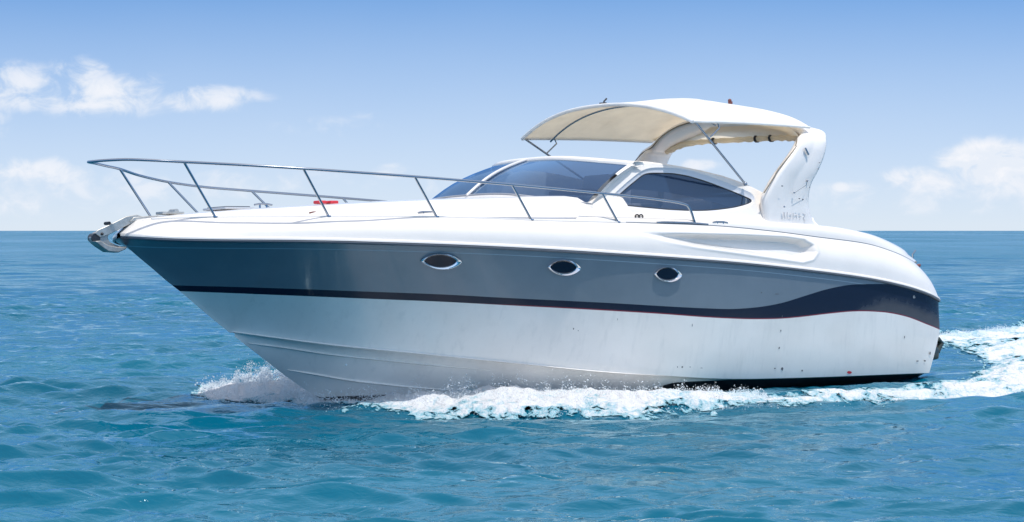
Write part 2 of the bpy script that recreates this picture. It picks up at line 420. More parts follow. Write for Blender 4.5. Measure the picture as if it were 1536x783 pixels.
# --- deck moulding between the rub rail and the deck line, with the long scoop aft
Dpx = [(200,331),(214,330),(250,328.2),(318,326.4),(440,325.6),(560,325.2),(643,325.6),(760,329),(818,331.3),(923,333.8),(1061,338.5),(1160,347.5),(1225,356),(1300,366),(1345,380),(1372,394)]
zD = line(Dpx, lambda s, z: TD(s), .12)
SD0 = TD.hi; SD1 = pt(1372, 394, lambda s, z: TD(s))[0]
scoop = [(930,343),(1000,349),(1060,351.5),(1120,353),(1180,356),(1208,360),(1221,368),(1224,378),(1218,387),(1204,391),(1170,386),(1110,377.5),(1050,369.5),(1000,361),(960,352)]
def sdist(px, py, poly):
    ins = False; dm = 1e9; n = len(poly)
    for i in range(n):
        x1, y1 = poly[i]; x2, y2 = poly[(i+1) % n]
        if (y1 > py) != (y2 > py) and px < (x2-x1)*(py-y1)/(y2-y1)+x1: ins = not ins
        k = max(0, min(1, ((px-x1)*(x2-x1)+(py-y1)*(y2-y1))/((x2-x1)**2+(y2-y1)**2)))
        dm = min(dm, math.hypot(px-x1-k*(x2-x1), py-y1-k*(y2-y1)))
    return dm if ins else -dm
ws = np.unique(np.concatenate([np.linspace(0, .06, 20), np.linspace(.06, .5, 70), np.linspace(.5, .93, 330), np.linspace(.93, 1, 24)]))
SG1 = SE
mrows = []
for wv in ws:
    sg = S0+(SG1-S0)*wv; sd = SD0+(SD1-SD0)*wv
    g = np.array([sg, TG(sg), zG(sg)+.05]); d = np.array([sd, TD(sd), zD(sd)])
    r = []
    for k in range(37):
        v = k/36; q = g+(d-g)*v; bul = .05*math.sin(math.pi*v)*min(1, wv*12)
        if v > .86: bul *= 1
        q = q + np.array([0, bul, bul*.35])
        if -9 < q[0] < -3.0:
            px, py = to_px(*q); sdn = sdist(px, py, scoop)
            dep = .17*ss(sdn, -1.5, 7.5)*ss(px, 940, 1090) if sdn > -2 else 0
            lip = .010*math.exp(-((sdn+3.)/2.)**2)*ss(px, 960, 1090)
            q[1] += lip-dep
        r.append(tuple(q))
    mrows.append(r)
bm = bmesh.new(); grid(bm, mrows); grid(bm, mir(mrows)); grid(bm, strip(mrows[-1], .14))
mk('deck_moulding', bm, gel, smooth_ang=60)

# --- top coaming line K and after deck
TK = tab([-2,-4,-6,-7,-8,-8.6,-9.1,-9.3], [1.50,1.56,1.60,1.60,1.55,1.45,1.32,1.2])
Kpx = [(870,322),(930,325.5),(1000,328),(1061,330),(1110,331.5),(1160,333.5),(1200,335.5),(1225,337.5),(1255,340.5),(1284,346),(1310,352.5),(1340,365.5),(1362,383),(1374,396)]
zK = line(Kpx, lambda s, z: TK(s), .15)
SK0 = pt(870, 322, lambda s, z: TK(s))[0]; SK1 = pt(1374, 396, lambda s, z: TK(s))[0]
sdk = pt(862, 331.8, lambda s, z: TD(s))[0]
krows = []
for v in np.linspace(0, 1, 120):
    d = np.array([sdk+(SD1-sdk)*v, 0, 0]); d[1] = TD(d[0]); d[2] = zD(d[0])
    k = np.array([SK0+(SK1-SK0)*v, 0, 0]); k[1] = TK(k[0]); k[2] = zK(k[0])
    r = [tuple(d), tuple(d+np.array([0,-.006,-.006])), tuple(d+np.array([0,-.010,.014]))]
    for j in range(1, 9): 
        x = j/8; r.append(tuple((d+np.array([0,-.010,.014]))*(1-x)+k*x+np.array([0, .03, .02])*math.sin(math.pi*x)))
    if v > .55:                                   # deck across the stern
        for x in (.9, .75, .5, .25, 0): r.append((k[0], k[1]*x, k[2]+.03*(1-x)))
    else:
        for x in range(5): r.append((k[0], k[1]-.02*(x+1)*.2, k[2]-.001*(x+1)))
    krows.append(r)
mk_mi = lambda i, j: 1 if j == 0 or j == 1 else 0
bm = bmesh.new(); grid(bm, krows, mk_mi); grid(bm, mir(krows), mk_mi); grid(bm, strip(krows[-1][:11], .14))
mk('after_deck', bm, [gel, mat('seam_grey', (.16,.18,.21), .5)], smooth_ang=50)

# --- foredeck crown
Cp = [pt(x, y, -.35) for x, y in [(214,325.5),(271,320.5),(313,317),(383,312.8),(448,308.5),(510,305.4),(570,302.5),(620,301),(665,299.5)]]
zC = smooth([q[0] for q in Cp]+[SD0, -2.2, -4.5], [q[2] for q in Cp]+[zD(SD0)+.01, 2.595, 2.62], .3)
def deckz(s, t):
    tD = max(TD(s), 1e-3); x = abs(t)/tD
    return zD(s) + (zC(s)-zD(s))*(.22*(1-x*x)+.78*ss(1-x, .0, .22))
frows = []
for s in np.concatenate([np.linspace(SD0, 2.4, 24), np.linspace(2.35, -3.45, 110)]):
    frows.append([(s, TD(s)*x, deckz(s, TD(s)*x)) for x in np.concatenate([[1, .992, .975], np.linspace(.95, -.95, 43), [-.975, -.992, -1]])])
bm = bmesh.new(); grid(bm, frows)
mk('foredeck', bm, gel, smooth_ang=60)
# toe line where the rail stands
sweep(lambda s: (TD(s)-.004, zD(s)+.004), [(-.012,.0),(-.008,.012),(.004,.010),(.008,-.004)], np.linspace(2.9, -3.2, 120), 'toe_rail', gel)

# --- windscreen
WBZ = pt(885, 306.5, 1.5)[2]
def wb(x):
    s = -2.02-.80*abs(x)**5.5; t = 1.50*x; return np.array([s, t, 2.607-(2.607-WBZ)*abs(x)**3])
def wt(x):
    return np.array([-3.05-.74*abs(x)**4.5, 1.29*x, 3.09-.115*abs(x)**2.6])
def wpatch(x0, x1, a, b_, off=0., n=26, m=8):
    rr = []
    for x in np.linspace(x0, x1, n):
        B, T_ = wb(x), wt(x); r = []
        for k in range(m):
            v = a+(b_-a)*k/(m-1); q = B+(T_-B)*v
            q = q + np.array([.05, .03*x, .04])*math.sin(math.pi*v)+np.array([off, 0, off*.6]); r.append(tuple(q))
        rr.append(r)
    return rr
for x0, x1 in ((.0, .985), (-.985, -.0)):
    bm = bmesh.new(); grid(bm, wpatch(x0, x1, .02, .965)); o = mk('windscreen_pane', bm, glass_w)
def bar(name, P, r, m, sc=None, par=ROOT):
    bm = bmesh.new(); tube(bm, P, r, 10); return mk(name, bm, m, par, smooth_ang=60)
bar('windscreen_mullion', [tuple((wb(0)+(wt(0)-wb(0))*v)+np.array([.055,0,.045])*math.sin(math.pi*v)+np.array([.01,0,.01])) for v in np.linspace(-.01, 1, 12)], .024, mat('mullion_grey_white', (.62,.62,.64), .3))
bar('windscreen_base_seal', [tuple(wb(x)+np.array([.0,0,.006])) for x in np.linspace(-1, 1, 60)], .014, mat('seal_grey', (.30,.31,.34), .5))
bm = bmesh.new(); rr = []
for x in np.linspace(-1, 1, 61):
    q = wb(x); o_ = np.array([.03*(1-abs(x)**6), .03*x**5, 0]); rr.append([tuple(q+np.array([-.05,0,.0])), tuple(q+np.array([0,0,.004])), tuple(q+o_+np.array([0,0,-.02])), tuple(q+o_*2.2+np.array([0,0,-.30]))])
grid(bm, rr); mk('windscreen_plinth', bm, gel, smooth_ang=50)
# white header bar over the glass
bm = bmesh.new(); rr = []
for x in np.linspace(-1, 1, 61):
    q = wt(x); rr.append([tuple(q+np.array(d)) for d in [(.03,0,-.02),(.028,0,.012),(.0,0,.036),(-.08,0,.042),(-.16,0,.03),(-.17,0,-.01),(-.05,0,-.03)]])
grid(bm, rr, closed=True); mk('windscreen_header', bm, gel, smooth_ang=50)

# --- cabin side with window opening
TKs = lambda s: TK(s)
def CAB(s, z):
    r = max(0., z-zK(s)); return TK(s)-.04*ss(r, 0, .06)-.42*r
win = [(918,304),(931,291),(945,278.5),(958,268),(967,260.5),(976,258.2),(990,258),(1014,259),(1034,262.5),(1053,268),(1070,273.8),(1085.5,279.7),(1103,286.5),(1118,292.8),(1127,296.8),(1132.5,300.3),(1126,303.5),(1118,306.2),(1103,309.8),(1085.5,312.2),(1070,313.8),(1053,314.6),(1030,314.2),(1004,312.8),(980,310.6),(955,308.2),(936,306)]
def resamp(poly, n):
    P = np.array(poly+[poly[0]], float); L = np.concatenate([[0], np.cumsum(np.hypot(*np.diff(P, axis=0).T))])
    q = np.linspace(0, L[-1], n, endpoint=False); return [(np.interp(v, L, P[:, 0]), np.interp(v, L, P[:, 1])) for v in q]
def seg(poly, n, last=False):
    P = np.array(poly, float); L = np.concatenate([[0], np.cumsum(np.hypot(*np.diff(P, axis=0).T))])
    q = np.linspace(0, L[-1], n, endpoint=last); return [(np.interp(v, L, P[:, 0]), np.interp(v, L, P[:, 1])) for v in q]
Wl = seg(win[0:6], 22)+seg(win[5:16], 50)+seg(win[15:]+[win[0]], 50)
outer = seg([(884,305),(912,281),(950,248),(955,243.6)], 22)+seg([(955,243.6),(975,244.5),(1000,247.8),(1020,251),(1053,257.5),(1085,265.5),(1118,276.8),(1140,287.5),(1152,294)], 50)+seg([(1152,294),(1158,310),(1158,333.3),(1110,331.5),(1061,330),(1000,328),(930,325.5),(884,323),(884,305)], 50)
# correspondences of the bottom edge: keep the tip area tidy
def offs(poly, d):
    c = np.array(poly); n = len(c); o = []
    for i in range(n):
        t = c[(i+1) % n]-c[i-1]; t = t/(np.hypot(*t)+1e-9); o.append(tuple(c[i]+np.array([t[1], -t[0]])*d))
    return o
def smooth_loop(poly, it):
    c = np.array(poly)
    for _ in range(it): c = .5*c+.25*(np.roll(c, 1, 0)+np.roll(c, -1, 0))
    return [tuple(q) for q in c]
Wl = smooth_loop(Wl, 2)
def lift(poly, add=0.): return [np.array(pt(x, y, CAB))+np.array([0, add, add*.35]) for x, y in poly]
w_out = smooth_loop(offs(Wl, 7.), 5)
ar = lambda poly: .5*sum(poly[i-1][0]*poly[i][1]-poly[i][0]*poly[i-1][1] for i in range(len(poly)))
if abs(ar(w_out)) < abs(ar(Wl)): w_out = smooth_loop(offs(Wl, -7.), 5)
L_o = lift(outer); L_f1 = lift(w_out, .0); L_f2 = lift([(a*.35+c*.65, b2*.35+d*.65) for (a, b2), (c, d) in zip(Wl, w_out)], -.022); L_w = lift(Wl, -.034)
for i in range(22):                             # the front edge of the cabin side meets the side of the windscreen
    v = i/22*.985+.0; q = wb(1)+(wt(1)-wb(1))*v+np.array([.05, .03, .04])*math.sin(math.pi*v)
    L_o[i] = q+np.array([.012, .014, .006])
rings = [L_o]
for k in range(1, 7):
    rings.append([a*(1-k/6)+c*(k/6) for a, c in zip(L_o, L_f1)])
for rg in rings[:0]:
    kk = rings.index(rg) if False else None
for k_, rg in enumerate(rings[1:-1], 1):
    for i, q in enumerate(rg):
        wq = min(1., k_/3) if (i < 24 or i > 118) else 1.
        rg[i] = np.array([q[0], q[1]*(1-wq)+CAB(q[0], q[2])*wq, q[2]])
bm = bmesh.new()
R1 = [[tuple(q) for q in rg] for rg in rings]
top_i = range(16, 73)
grid(bm, R1, closed=True); grid(bm, mir(R1), closed=True)
# capping of the cabin side: rolls inboard and down again
cap = []
for i in range(14, 80):
    q = L_o[i % len(L_o)]
    cap.append([tuple(q+np.array(d)) for d in [(0,0,0),(-.004,-.02,.018),(-.006,-.07,.026),(-.006,-.13,.015),(0,-.15,-.04),(0,-.12,-.35)]])
grid(bm, cap); grid(bm, mir(cap))
mk('cabin_side', bm, gel, smooth_ang=45)
for sg in (1, -1):
    bm = bmesh.new(); rr = [[(q[0], sg*q[1], q[2]) for q in L] for L in (L_f1, L_f2, L_w)]
    grid(bm, rr, closed=True); fr = mk('side_window_frame', bm, mat('frame_white', (.70,.70,.73), .35), smooth_ang=70)
    bm = bmesh.new(); c0 = sum(L_w)/len(L_w); rr = []
    for k in (0, .25, .5, .75): rr.append([(lambda q: (q[0], sg*(q[1]-.004), q[2]))(a*(1-k)+c0*k) for a in L_w])
    vs = grid(bm, rr, closed=True); cv = bm.verts.new((c0[0], sg*(c0[1]-.004), c0[2]))
    for i in range(len(vs[-1])): bm.faces.new((vs[-1][i], vs[-1][(i+1) % len(vs[-1])], cv))
    mk('window_pane', bm, glass_s, fr)
    bm = bmesh.new(); L2 = [(q[0], sg*(q[1]-.002), q[2]) for q in L_w]
    tube(bm, [L2[i] for i in range(len(L2))]+[L2[0]], .008, 6, cap=False); mk('window_seal', bm, black, fr)

# coaming under the arch, sweeping up from the after deck
cor = []
for v in np.linspace(0, 1, 24):
    a = np.array(pt(1150+78*v, 333.2+4.6*v, lambda s, z: TK(s)))
    tx = 1150+70*v; ty = 293+34*v+8*math.sin(math.pi*v)*.4
    vb = ss(v, 0, .35)
    d = np.array(pt(tx, ty, lambda s, z: CAB(s, z)-.02))
    cor.append([tuple(a*(1-x)+d*x+np.array([0, -.02, 0])*math.sin(math.pi*x)) for x in np.linspace(0, 1, 7)]+[tuple(d+np.array(e)) for e in ((0,-.03,.012),(0,-.12,.01),(0,-.16,-.05),(0,-.16,-.5))])
for cc in (cor, mir(cor)): bm = bmesh.new(); grid(bm, cc); mk('arch_foot', bm, arch_gel, smooth_ang=50)

# --- radar arch
def arch_sections():
    leg = [((1150,337),(1230,341),1.60),((1149,320),(1222,331),1.605),((1148,302),(1218,319),1.61),((1152,287),(1215,302),1.62),((1165,264),(1219,277),1.64),((1180,243.5),(1229,257),1.66),((1192,227),(1237,238),1.66),((1199,215),(1241,222),1.65)]
    S = []
    for a, b2, t in leg:
        pa, pb = np.array(pt(*a, t)), np.array(pt(*b2, t)); S.append((pa, pb, np.array([0, -1., 0]), .15))
    # bend
    S.append((np.array(pt(1200,204,1.60)), np.array(pt(1241.5,209,1.62)), np.array([0, -.92, -.38]), .14))
    S.append((np.array(pt(1200,195,1.50)), np.array(pt(1236,196,1.52)), np.array([0, -.6, -.8]), .12))
    fa = S[-1][0]; ba = S[-1][1]
    for k, t in enumerate((1.2, .8, .4, 0)):
        x = 1-(t/1.46)**2
        zf = fa[2]+.30*x**.8; zb = ba[2]+.24*x**.8
        S.append((np.array([fa[0]+.30*x, t, zf]), np.array([ba[0]+.25*x, t, zb-.02*x]), np.array([0, -.35*t/1.2, -1.]), .10))
    return S
S = arch_sections()
full = S+[(np.array([a[0],-a[1],a[2]]), np.array([b2[0],-b2[1],b2[2]]), np.array([n[0],-n[1],n[2]]), th) for a, b2, n, th in S[:-1][::-1]]
secs = []
for a, b2, n, th in full:
    n = n/np.linalg.norm(n); m = (a+b2)/2; r = []
    for fr_, dp in [(.0,.35),(.03,.08),(.10,0),(.30,-.015),(.44,-.018),(.50,.03),(.56,0.0),(.75,-.01),(.92,0),(.98,.1),(1.,.4),(.98,.8),(.9,1),(.5,1.02),(.1,1),(.02,.75)]:
        r.append(a+(b2-a)*fr_+n*th*dp)
    secs.append(r)
fine = []
for j in range(len(secs[0])):
    fine.append(cr([s[j] for s in secs], 5))
rr = [[fine[j][i] for j in range(len(fine))] for i in range(len(fine[0]))]
bm = bmesh.new(); grid(bm, rr, closed=True)
arch = mk('radar_arch', bm, arch_gel, smooth_ang=60)
tan = mat('seam_tan', (.22,.18,.13), .7)
nr_ = len(rr); bar('arch_front_seam', [tuple(rr[i][0]+np.array([.012,0,-.02])) for i in range(34, nr_-20)], .009, tan)

# --- canopy
CW = 1.76
zCc = tab([-4.3,-4.7,-5.1,-5.65,-6.2,-6.7,-7.1,-7.35], [3.87,3.93,3.975,4.0,3.985,3.93,3.84,3.74])
cn, cf = pt(1041, 181, CW), pt(1199, 205, 1.70); ca = pt(1216, 190, 1.60)
print('canopy', cn, cf, pt(906,156,0), pt(1222,188,1.5))
def can(u, v):
    """u 0..1 front to aft, v -1..1 across"""
    sF = cn[0]+.12*(1-v*v); sA = ca[0]-.12*(1-v*v)
    s = sF+(sA-sF)*u
    wd = CW+(1.60-CW)*u-.02
    ze = cn[2]+(ca[2]-cn[2])*u+.015*math.sin(math.pi*u)
    zc = zCc(s); x = abs(v)
    z = ze+(zc-ze)*(1-x**2.3)
    z -= .030*math.sin(math.pi*min(1, u/.48))**2*(1-x**3)*0.8 if u < .48 else .022*math.sin(math.pi*(u-.48)/.52)**2*(1-x**3)
    return (s, wd*v, z)
bm = bmesh.new()
rr = [[can(u, v) for v in np.linspace(-1, 1, 61)] for u in np.linspace(0, 1, 50)]
# valance folding down at front edge
ed = []
grid(bm, rr)
can_o = mk('canopy', bm, [canv_top, canv_in], smooth_ang=None)
sm = can_o.modifiers.new('thickness', 'SOLIDIFY'); sm.thickness = .012; sm.offset = -1; sm.material_offset = 1; sm.material_offset_rim = 0
n0 = can_o.data.polygons[len(can_o.data.polygons)//2].normal
if n0.z < 0: can_o.data.flip_normals()
def hem(name, P, r, m=canv_top): return bar(name, P, r, m, par=can_o)
hem('front_hem', [tuple(np.array(can(0, v))+np.array([.0,0,-.012])) for v in np.linspace(-1, 1, 60)], .026)
for sg in (1, -1):
    hem('side_hem', [tuple(np.array(can(u, sg))+np.array([0,0,-.01])) for u in np.linspace(0, 1, 40)], .018)
# stitched seams on top
for u in (.50,):
    hem('seam', [tuple(np.array(can(u, v))+np.array([0,0,.001])) for v in np.linspace(-.99, .99, 50)], .004)
# rolled canvas under the after edge
rc = cr([pt(1199,208,1.56), pt(1173,207,1.15), pt(1140,208,.62), pt(1102,210,0), pt(1062,212,-.6), pt(1027,217,-1.1), pt(1000,228,-1.45)], 8)
rcan = bar('rolled_canvas', rc, [.040+.006*math.sin(1.7*k)+.004*math.sin(4.1*k) for k in range(len(rc))], canv_in)
bm = bmesh.new(); grid(bm, [[(p[0]+.30*v, p[1], p[2]+.02+.16*v**.6) for p in rc] for v in (0, .2, .45, .7, 1)]); mk('canopy_skirt', bm, canv_in, can_o)
for k in (12, 17, 30): 
    p = rc[k]; bm = bmesh.new(); tube(bm, [(p[0],p[1]-.02,p[2]), (p[0],p[1]+.02,p[2])], .056, 12); mk('canvas_strap', bm, dark, rcan)
# hoops and struts
def hoop(u, name='canopy_hoop', dz=-.03, leg=None, r=.013):
    P = [tuple(np.array(can(u, v))+np.array([0,-.03*np.sign(v)*abs(v)**6,dz])) for v in np.linspace(-1, 1, 40)]
    if leg: P = [(leg[0],-leg[1],leg[2])]+P+[leg]
    bar(name, P, r, steel)
sb = pt(1118, 276, 1.42)
hoop(.20, dz=-.05)
for sg in (1, -1):
    a = np.array(pt(1043, 183, CW-.03)); b2 = np.array(sb)
    bar('canopy_strut', [(a[0], sg*a[1], a[2]), (b2[0], sg*b2[1], b2[2])], .015, steel)
    q = a+(b2-a)*.26; c2 = np.array(can(.22, .97)); bar('canopy_strut', [(q[0], sg*q[1], q[2]), (c2[0]-.05, sg*c2[1], q[2]+.15), (c2[0], sg*c2[1], c2[2]-.02)], .011, steel)
    bm = bmesh.new(); ball(bm, (b2[0], sg*b2[1], b2[2]), .03); mk('strut_foot', bm, steel)
# bits on the roof
q = pt(906, 152, .0); bm = bmesh.new(); tube(bm, [(q[0],.0,q[2]-.06),(q[0],0,q[2]+.0),(q[0]-.05,0,q[2]+.04)], .012); tube(bm, [(q[0]+.08,.0,q[2]-.03),(q[0]-.04,0,q[2]-.02)], .010); mk('roof_bracket', bm, dark)
q = pt(1095.5, 157, .1); bm = bmesh.new(); tube(bm, [(q[0],.1,q[2]-.06),(q[0],.1,q[2]+.01)], .018); tube(bm, [(q[0],.1,q[2]+.01),(q[0],.1,q[2]+.045)], .034); ball(bm, (q[0]+.01,.1,q[2]+.058), .028); mk('anchor_light', bm, brown)

# --- bow rail
RP = [(135,242.6,0),(160,240.4,.2),(193,239.3,.38),(233,240.8,.55),(276,243,.72),(360,247.3,1.12),(455,253,1.48),(540,259,1.68),(622,265,1.74),(768,277,1.77),(903,290,1.76),(985,299,1.74),(1022,305,1.73),(1034,312,1.725),(1043,336.5,1.71)]
near = [np.array(pt(x, y, t)) for x, y, t in RP]
Rn = cr([(q[0], -q[1], q[2]) for q in near[:0:-1]]+[tuple(q) for q in near], 8)
bow_rail = bar('bow_rail', Rn, .0165, steel)
for (a, b2, t) in [((276,243),(323,326),.72),((455,253),(493,324),1.48),((622,265),(655,325),1.74),((768,277),(797,328.5),1.77),((903,290),(927,333),1.76)]:
    A = np.array(pt(*a, t)); B = np.array(pt(*b2, lambda s, z: TD(s)-.02)); B[2] = zD(B[0])+.004
    for sg in (1, -1):
        po = bar('stanchion', [(A[0], sg*A[1], A[2]), (B[0], sg*B[1], B[2])], .0145, steel, par=bow_rail)
        bm = bmesh.new(); tube(bm, [(B[0], sg*B[1], B[2]), (B[0], sg*B[1], B[2]+.012)], .032, 12); mk('stanchion_foot', bm, steel, bow_rail)

# --- bow fittings: roller with stowed anchor
def extr(poly, t0, t1, name, m, par=ROOT, bev=.006):
    bm = bmesh.new(); P = [pt(x, y, (t0+t1)/2) for x, y in poly]
    va = [bm.verts.new((p[0], t0, p[2])) for p in P]; vb = [bm.verts.new((p[0], t1, p[2])) for p in P]
    bm.faces.new(va); bm.faces.new(vb[::-1])
    for i in range(len(P)): bm.faces.new((va[i], va[(i+1) % len(P)], vb[(i+1) % len(P)], vb[i]))
    o = mk(name, bm, m, par, smooth_ang=40)
    if bev: md = o.modifiers.new('edge', 'BEVEL'); md.width = bev; md.segments = 2; md.limit_method = 'ANGLE'
    return o
arm = [(216,326),(205,322),(188,325),(162,338),(146,345),(142,350),(150,356),(163,352),(180,343.5),(197,335),(214,332)]
arm_o = extr(arm, .04, .06, 'bow_roller', alu); 
extr(arm, -.06, -.04, 'bow_roller', alu)
extr([(196,326),(232,323.5),(240,326),(215,331),(190,333)], -.075, .075, 'roller_base', alu)
claw = [(188,328),(160,341),(141,348.5),(134,356),(136,363.6),(143,369.5),(156,378),(172.5,379.2),(186,374),(189,370),(180,369.6),(172.5,367.6),(163.4,363.6),(159.5,357),(162,350.6),(172.5,344.5),(190,335)]
anc = extr(claw, -.035, .035, 'anchor', mat('galvanised_anchor', (.36,.36,.35), .45, .6, vary=.3, vscale=12), bev=.012)
anc['category'] = ''
del anc['category']
fl = [(140,362),(150,371),(160,377.5),(175,379),(186,374),(189,370),(176,371),(160,368),(148,361)]
extr(fl, -.09, -.03, 'fluke', anc.data.materials[0], anc, .01); extr(fl, .03, .12, 'fluke', anc.data.materials[0], anc, .01)
q = pt(141, 357, 0); bm = bmesh.new(); tube(bm, [(q[0],-.05,q[2]),(q[0],.05,q[2])], .055, 20); mk('roller_wheel', bm, black, arm_o)
bm = bmesh.new(); q = pt(149, 346, .0); ball(bm, (q[0], .065, q[2]-.04), .018); mk('roller_bolt', bm, dark, arm_o); bm = bmesh.new(); q = pt(161, 335, .0)
tube(bm, [(q[0],-.05,q[2]),(q[0],.05,q[2])], .02); mk('roller_pin', bm, dark, arm_o)
# windlass + hatch + small deck gear
def on_deck(px, t):
    s = pt(px, 318, t)[0]
    return s, deckz(s, t)
s, z = on_deck(343, .0)
bm = bmesh.new(); box(bm, (s, 0, z+.012), (.42,.5,.03), bev=.012); hatch = mk('deck_hatch', bm, mat('hatch_frame', (.55,.55,.56), .35, .4))
bm = bmesh.new(); box(bm, (s, 0, z+.030), (.34,.42,.014), bev=.006); mk('hatch_glass', bm, glass_p, hatch)
s2, z2 = on_deck(255, .0)
bm = bmesh.new(); box(bm, (s2, 0, z2+.02), (.30,.16,.035), bev=.012); tube(bm, [(s2-.05,-.07,z2+.04),(s2-.05,.07,z2+.04)], .03, 16); mk('windlass', bm, alu)
def cleat(px, py, T, name='mooring_cleat', m=steel, sc=1.):
    q = np.array(pt(px, py, T)); bm = bmesh.new()
    for k in (-.05, .05): tube(bm, [(q[0]+k*sc, q[1], q[2]-.02), (q[0]+k*sc, q[1], q[2]+.035*sc)], .012*sc, 8)
    tube(bm, [(q[0]-.13*sc, q[1], q[2]+.03*sc), (q[0]-.06*sc, q[1], q[2]+.042*sc), (q[0]+.06*sc, q[1], q[2]+.042*sc), (q[0]+.13*sc, q[1], q[2]+.03*sc)], .012*sc, 8)
    return mk(name, bm, m)
cleat(475, 322.5, lambda s, z: TD(s)-.15, sc=.8, m=brown)
cleat(395, 311, -.3, sc=1.); cleat(640, 323, lambda s, z: TD(s)-.12)
cleat(1080, 338, lambda s, z: TD(s)-.03, sc=1.1)
for k in (-.035, .035):
    q = np.array(pt(958, 325, CAB)); bm = bmesh.new()
    ring = [(q[0]+k+.032*math.cos(a), q[1]+.008, q[2]+.026*math.sin(a)) for a in np.linspace(0, 2*math.pi, 20)]
    tube(bm, ring, .010, 8, cap=False); mk('vent_ring', bm, dark)
# steel grab bar on the side deck
P = [pt(x, y, lambda s, z: TD(s)-.01) for x, y in ((985,333.8),(1000,333.2),(1040,334.6),(1062,336.6))]
bar('side_deck_bar', cr(P, 5), .012, steel)

# --- portholes
def eye(cx, cy, wd, ht, n=48, e=1.5):
    L = []
    for k in range(n):
        a = 2*math.pi*k/n; x = math.cos(a); y = math.sin(a)
        y = math.copysign((1-x*x)**.74, y) if abs(y) > 1e-6 else 0
        L.append((cx+wd/2*x, cy-ht/2*y+(.0)*x))
    return L
for cx, cy, wd, ht in ((661,392.3,61,25),(845.5,401.5,49,25),(1001,411.8,41,24)):
    tl = {661: .02, 845.5: .04, 1001: .05}[cx]
    for sg in (1,):
        Lo = [np.array(pt(x, y+(x-cx)*tl, TOP)) for x, y in eye(cx, cy, wd, ht)]
        Li = [np.array(pt(x, y+(x-cx)*tl, TOP)) for x, y in eye(cx, cy-.8, wd*.78, ht*.68)]
        def off(L, d): return [(q[0], q[1]+d, q[2]-.1*d) for q in L]
        mid = [(a+b2)/2 for a, b2 in zip(Lo, Li)]
        bm = bmesh.new(); grid(bm, [off(Lo, .001), off(Lo, .020), off([a*.75+b2*.25 for a, b2 in zip(Lo, Li)], .034), off(mid, .024), off(Li, .006), off(Li, -.02)], closed=True)
        fr = mk('porthole', bm, chrome, smooth_ang=80)
        bm = bmesh.new(); vs = grid(bm, [off(Li, .0045), off([a*.5+sum(Li)/len(Li)*.5 for a in Li], .0045)], closed=True)
        bm.faces.new(vs[-1]); mk('porthole_glass', bm, glass_p, fr)

# --- stern gear
def blob(name, pts, r, m): 
    return bar(name, pts, r, m)
q = pt(1366, 392, 1.2); blob('stern_rail_hook', [(q[0], q[1], q[2]-.05), (q[0]-.05, q[1], q[2]+.05), (q[0]-.02, q[1]+.02, q[2]+.10), (q[0]-.12, q[1], q[2]+.16)], .012, steel)
q = pt(1376, 399, 1.2); blob('stern_light', [(q[0]+.03, q[1], q[2]), (q[0]-.05, q[1], q[2]+.01)], .025, brown)
q = pt(1402, 443, 1.45); bm = bmesh.new(); box(bm, (q[0], q[1]-.3, q[2]), (.22, .5, .045), bev=.015); mk('swim_platform', bm, mat('platform_tan', (.42,.37,.32), .5))
q = pt(1404, 528, 1.1); bm = bmesh.new()
box(bm, (q[0]+.05, .95, q[2]-.02), (.34,.26,.20), bev=.06); tube(bm, [(q[0]-.2,.95,q[2]+.0),(q[0]-.3,.95,q[2]+.12),(q[0]-.22,.95,q[2]+.18)], .05)
od = mk('outdrive', bm, mat('outdrive_green_black', (.03,.045,.04), .3, vary=.4, vscale=14))
bm = bmesh.new(); box(bm, (q[0]-.06, .95, q[2]+.10), (.16,.16,.08), bev=.03); mk('outdrive_cap', bm, mat('cap_maroon', (.06,.02,.02), .5), od)

# --- scuffs and chips on the hull side
def mark(px, py, w_, h_, m=grime, T=TOP, name='scuff'):
    bm = bmesh.new(); n = 9; L = []
    for k in range(n):
        a = 2*math.pi*k/n; jit = .6+.5*random.random()
        q = pt(px+w_/2*math.cos(a)*jit, py+h_/2*math.sin(a)*jit, T); L.append(bm.verts.new((q[0], q[1]+.004, q[2])))
    bm.faces.new(L); return mk(name, bm, m)
for px, py, w_, h_ in [(1171,496,2,4),(1168.5,522,2.5,4),(1173,553,4,6.5),(1162,552.5,3,2.5),(1203,556,3,3),(1356.5,505.5,1.5,4),(1395,530,2,6),(1376,541.5,4,2),(1387,541,3,3),(1016,550.5,2,2.5),(1023,550.5,3,2.5),(1035,550.5,3,1.5),(860,493,2,3),(867,496,2,1.5),(926,479,1,5),(1038,488,1,6),(1052,552,5,1),(1371,446,2,4),(1142,439,2,2),(1165,441,7,1.2),(1173,475,1,4)]:
    mark(px, py, w_, h_)
mark(1274, 559, 9, 5, redp, name='red_scuff')
mark(1371, 445.5, 3, 5, gel)
arc_T = lambda s, z: 1.615 if z < 2.75 else 1.66
for px, py, w_, h_ in [(1173,279,4,1.8),(1199,298,4,1.6),(1204,299.5,3,3),(1229,244,3,1.5),(1227,253.5,3,1.6),(1214,281,1.5,3)]: mark(px, py, w_, h_, grime, 1.68, 'arch_mark')
for px, py in ((1176,310),(1191,289),(1211,271)):
    q = pt(px, py, 1.655); bm = bmesh.new(); ball(bm, (q[0], q[1]+.004, q[2]), .014); mk('arch_fitting', bm, steel)
q1, q2 = pt(1191,289,1.66), pt(1210,271,1.68); bar('arch_line', [(q1[0],q1[1]+.02,q1[2]), (q2[0]+.03,q2[1]+.02,q2[2]-.06), (q2[0],q2[1]+.02,q2[2])], .0025, grime)
a, b2 = pt(1207,222,1.68), pt(1212,232,1.68)
bar('arch_clip', [(a[0],a[1]+.01,a[2]), (b2[0],b2[1]+.01,b2[2])], .014, steel)
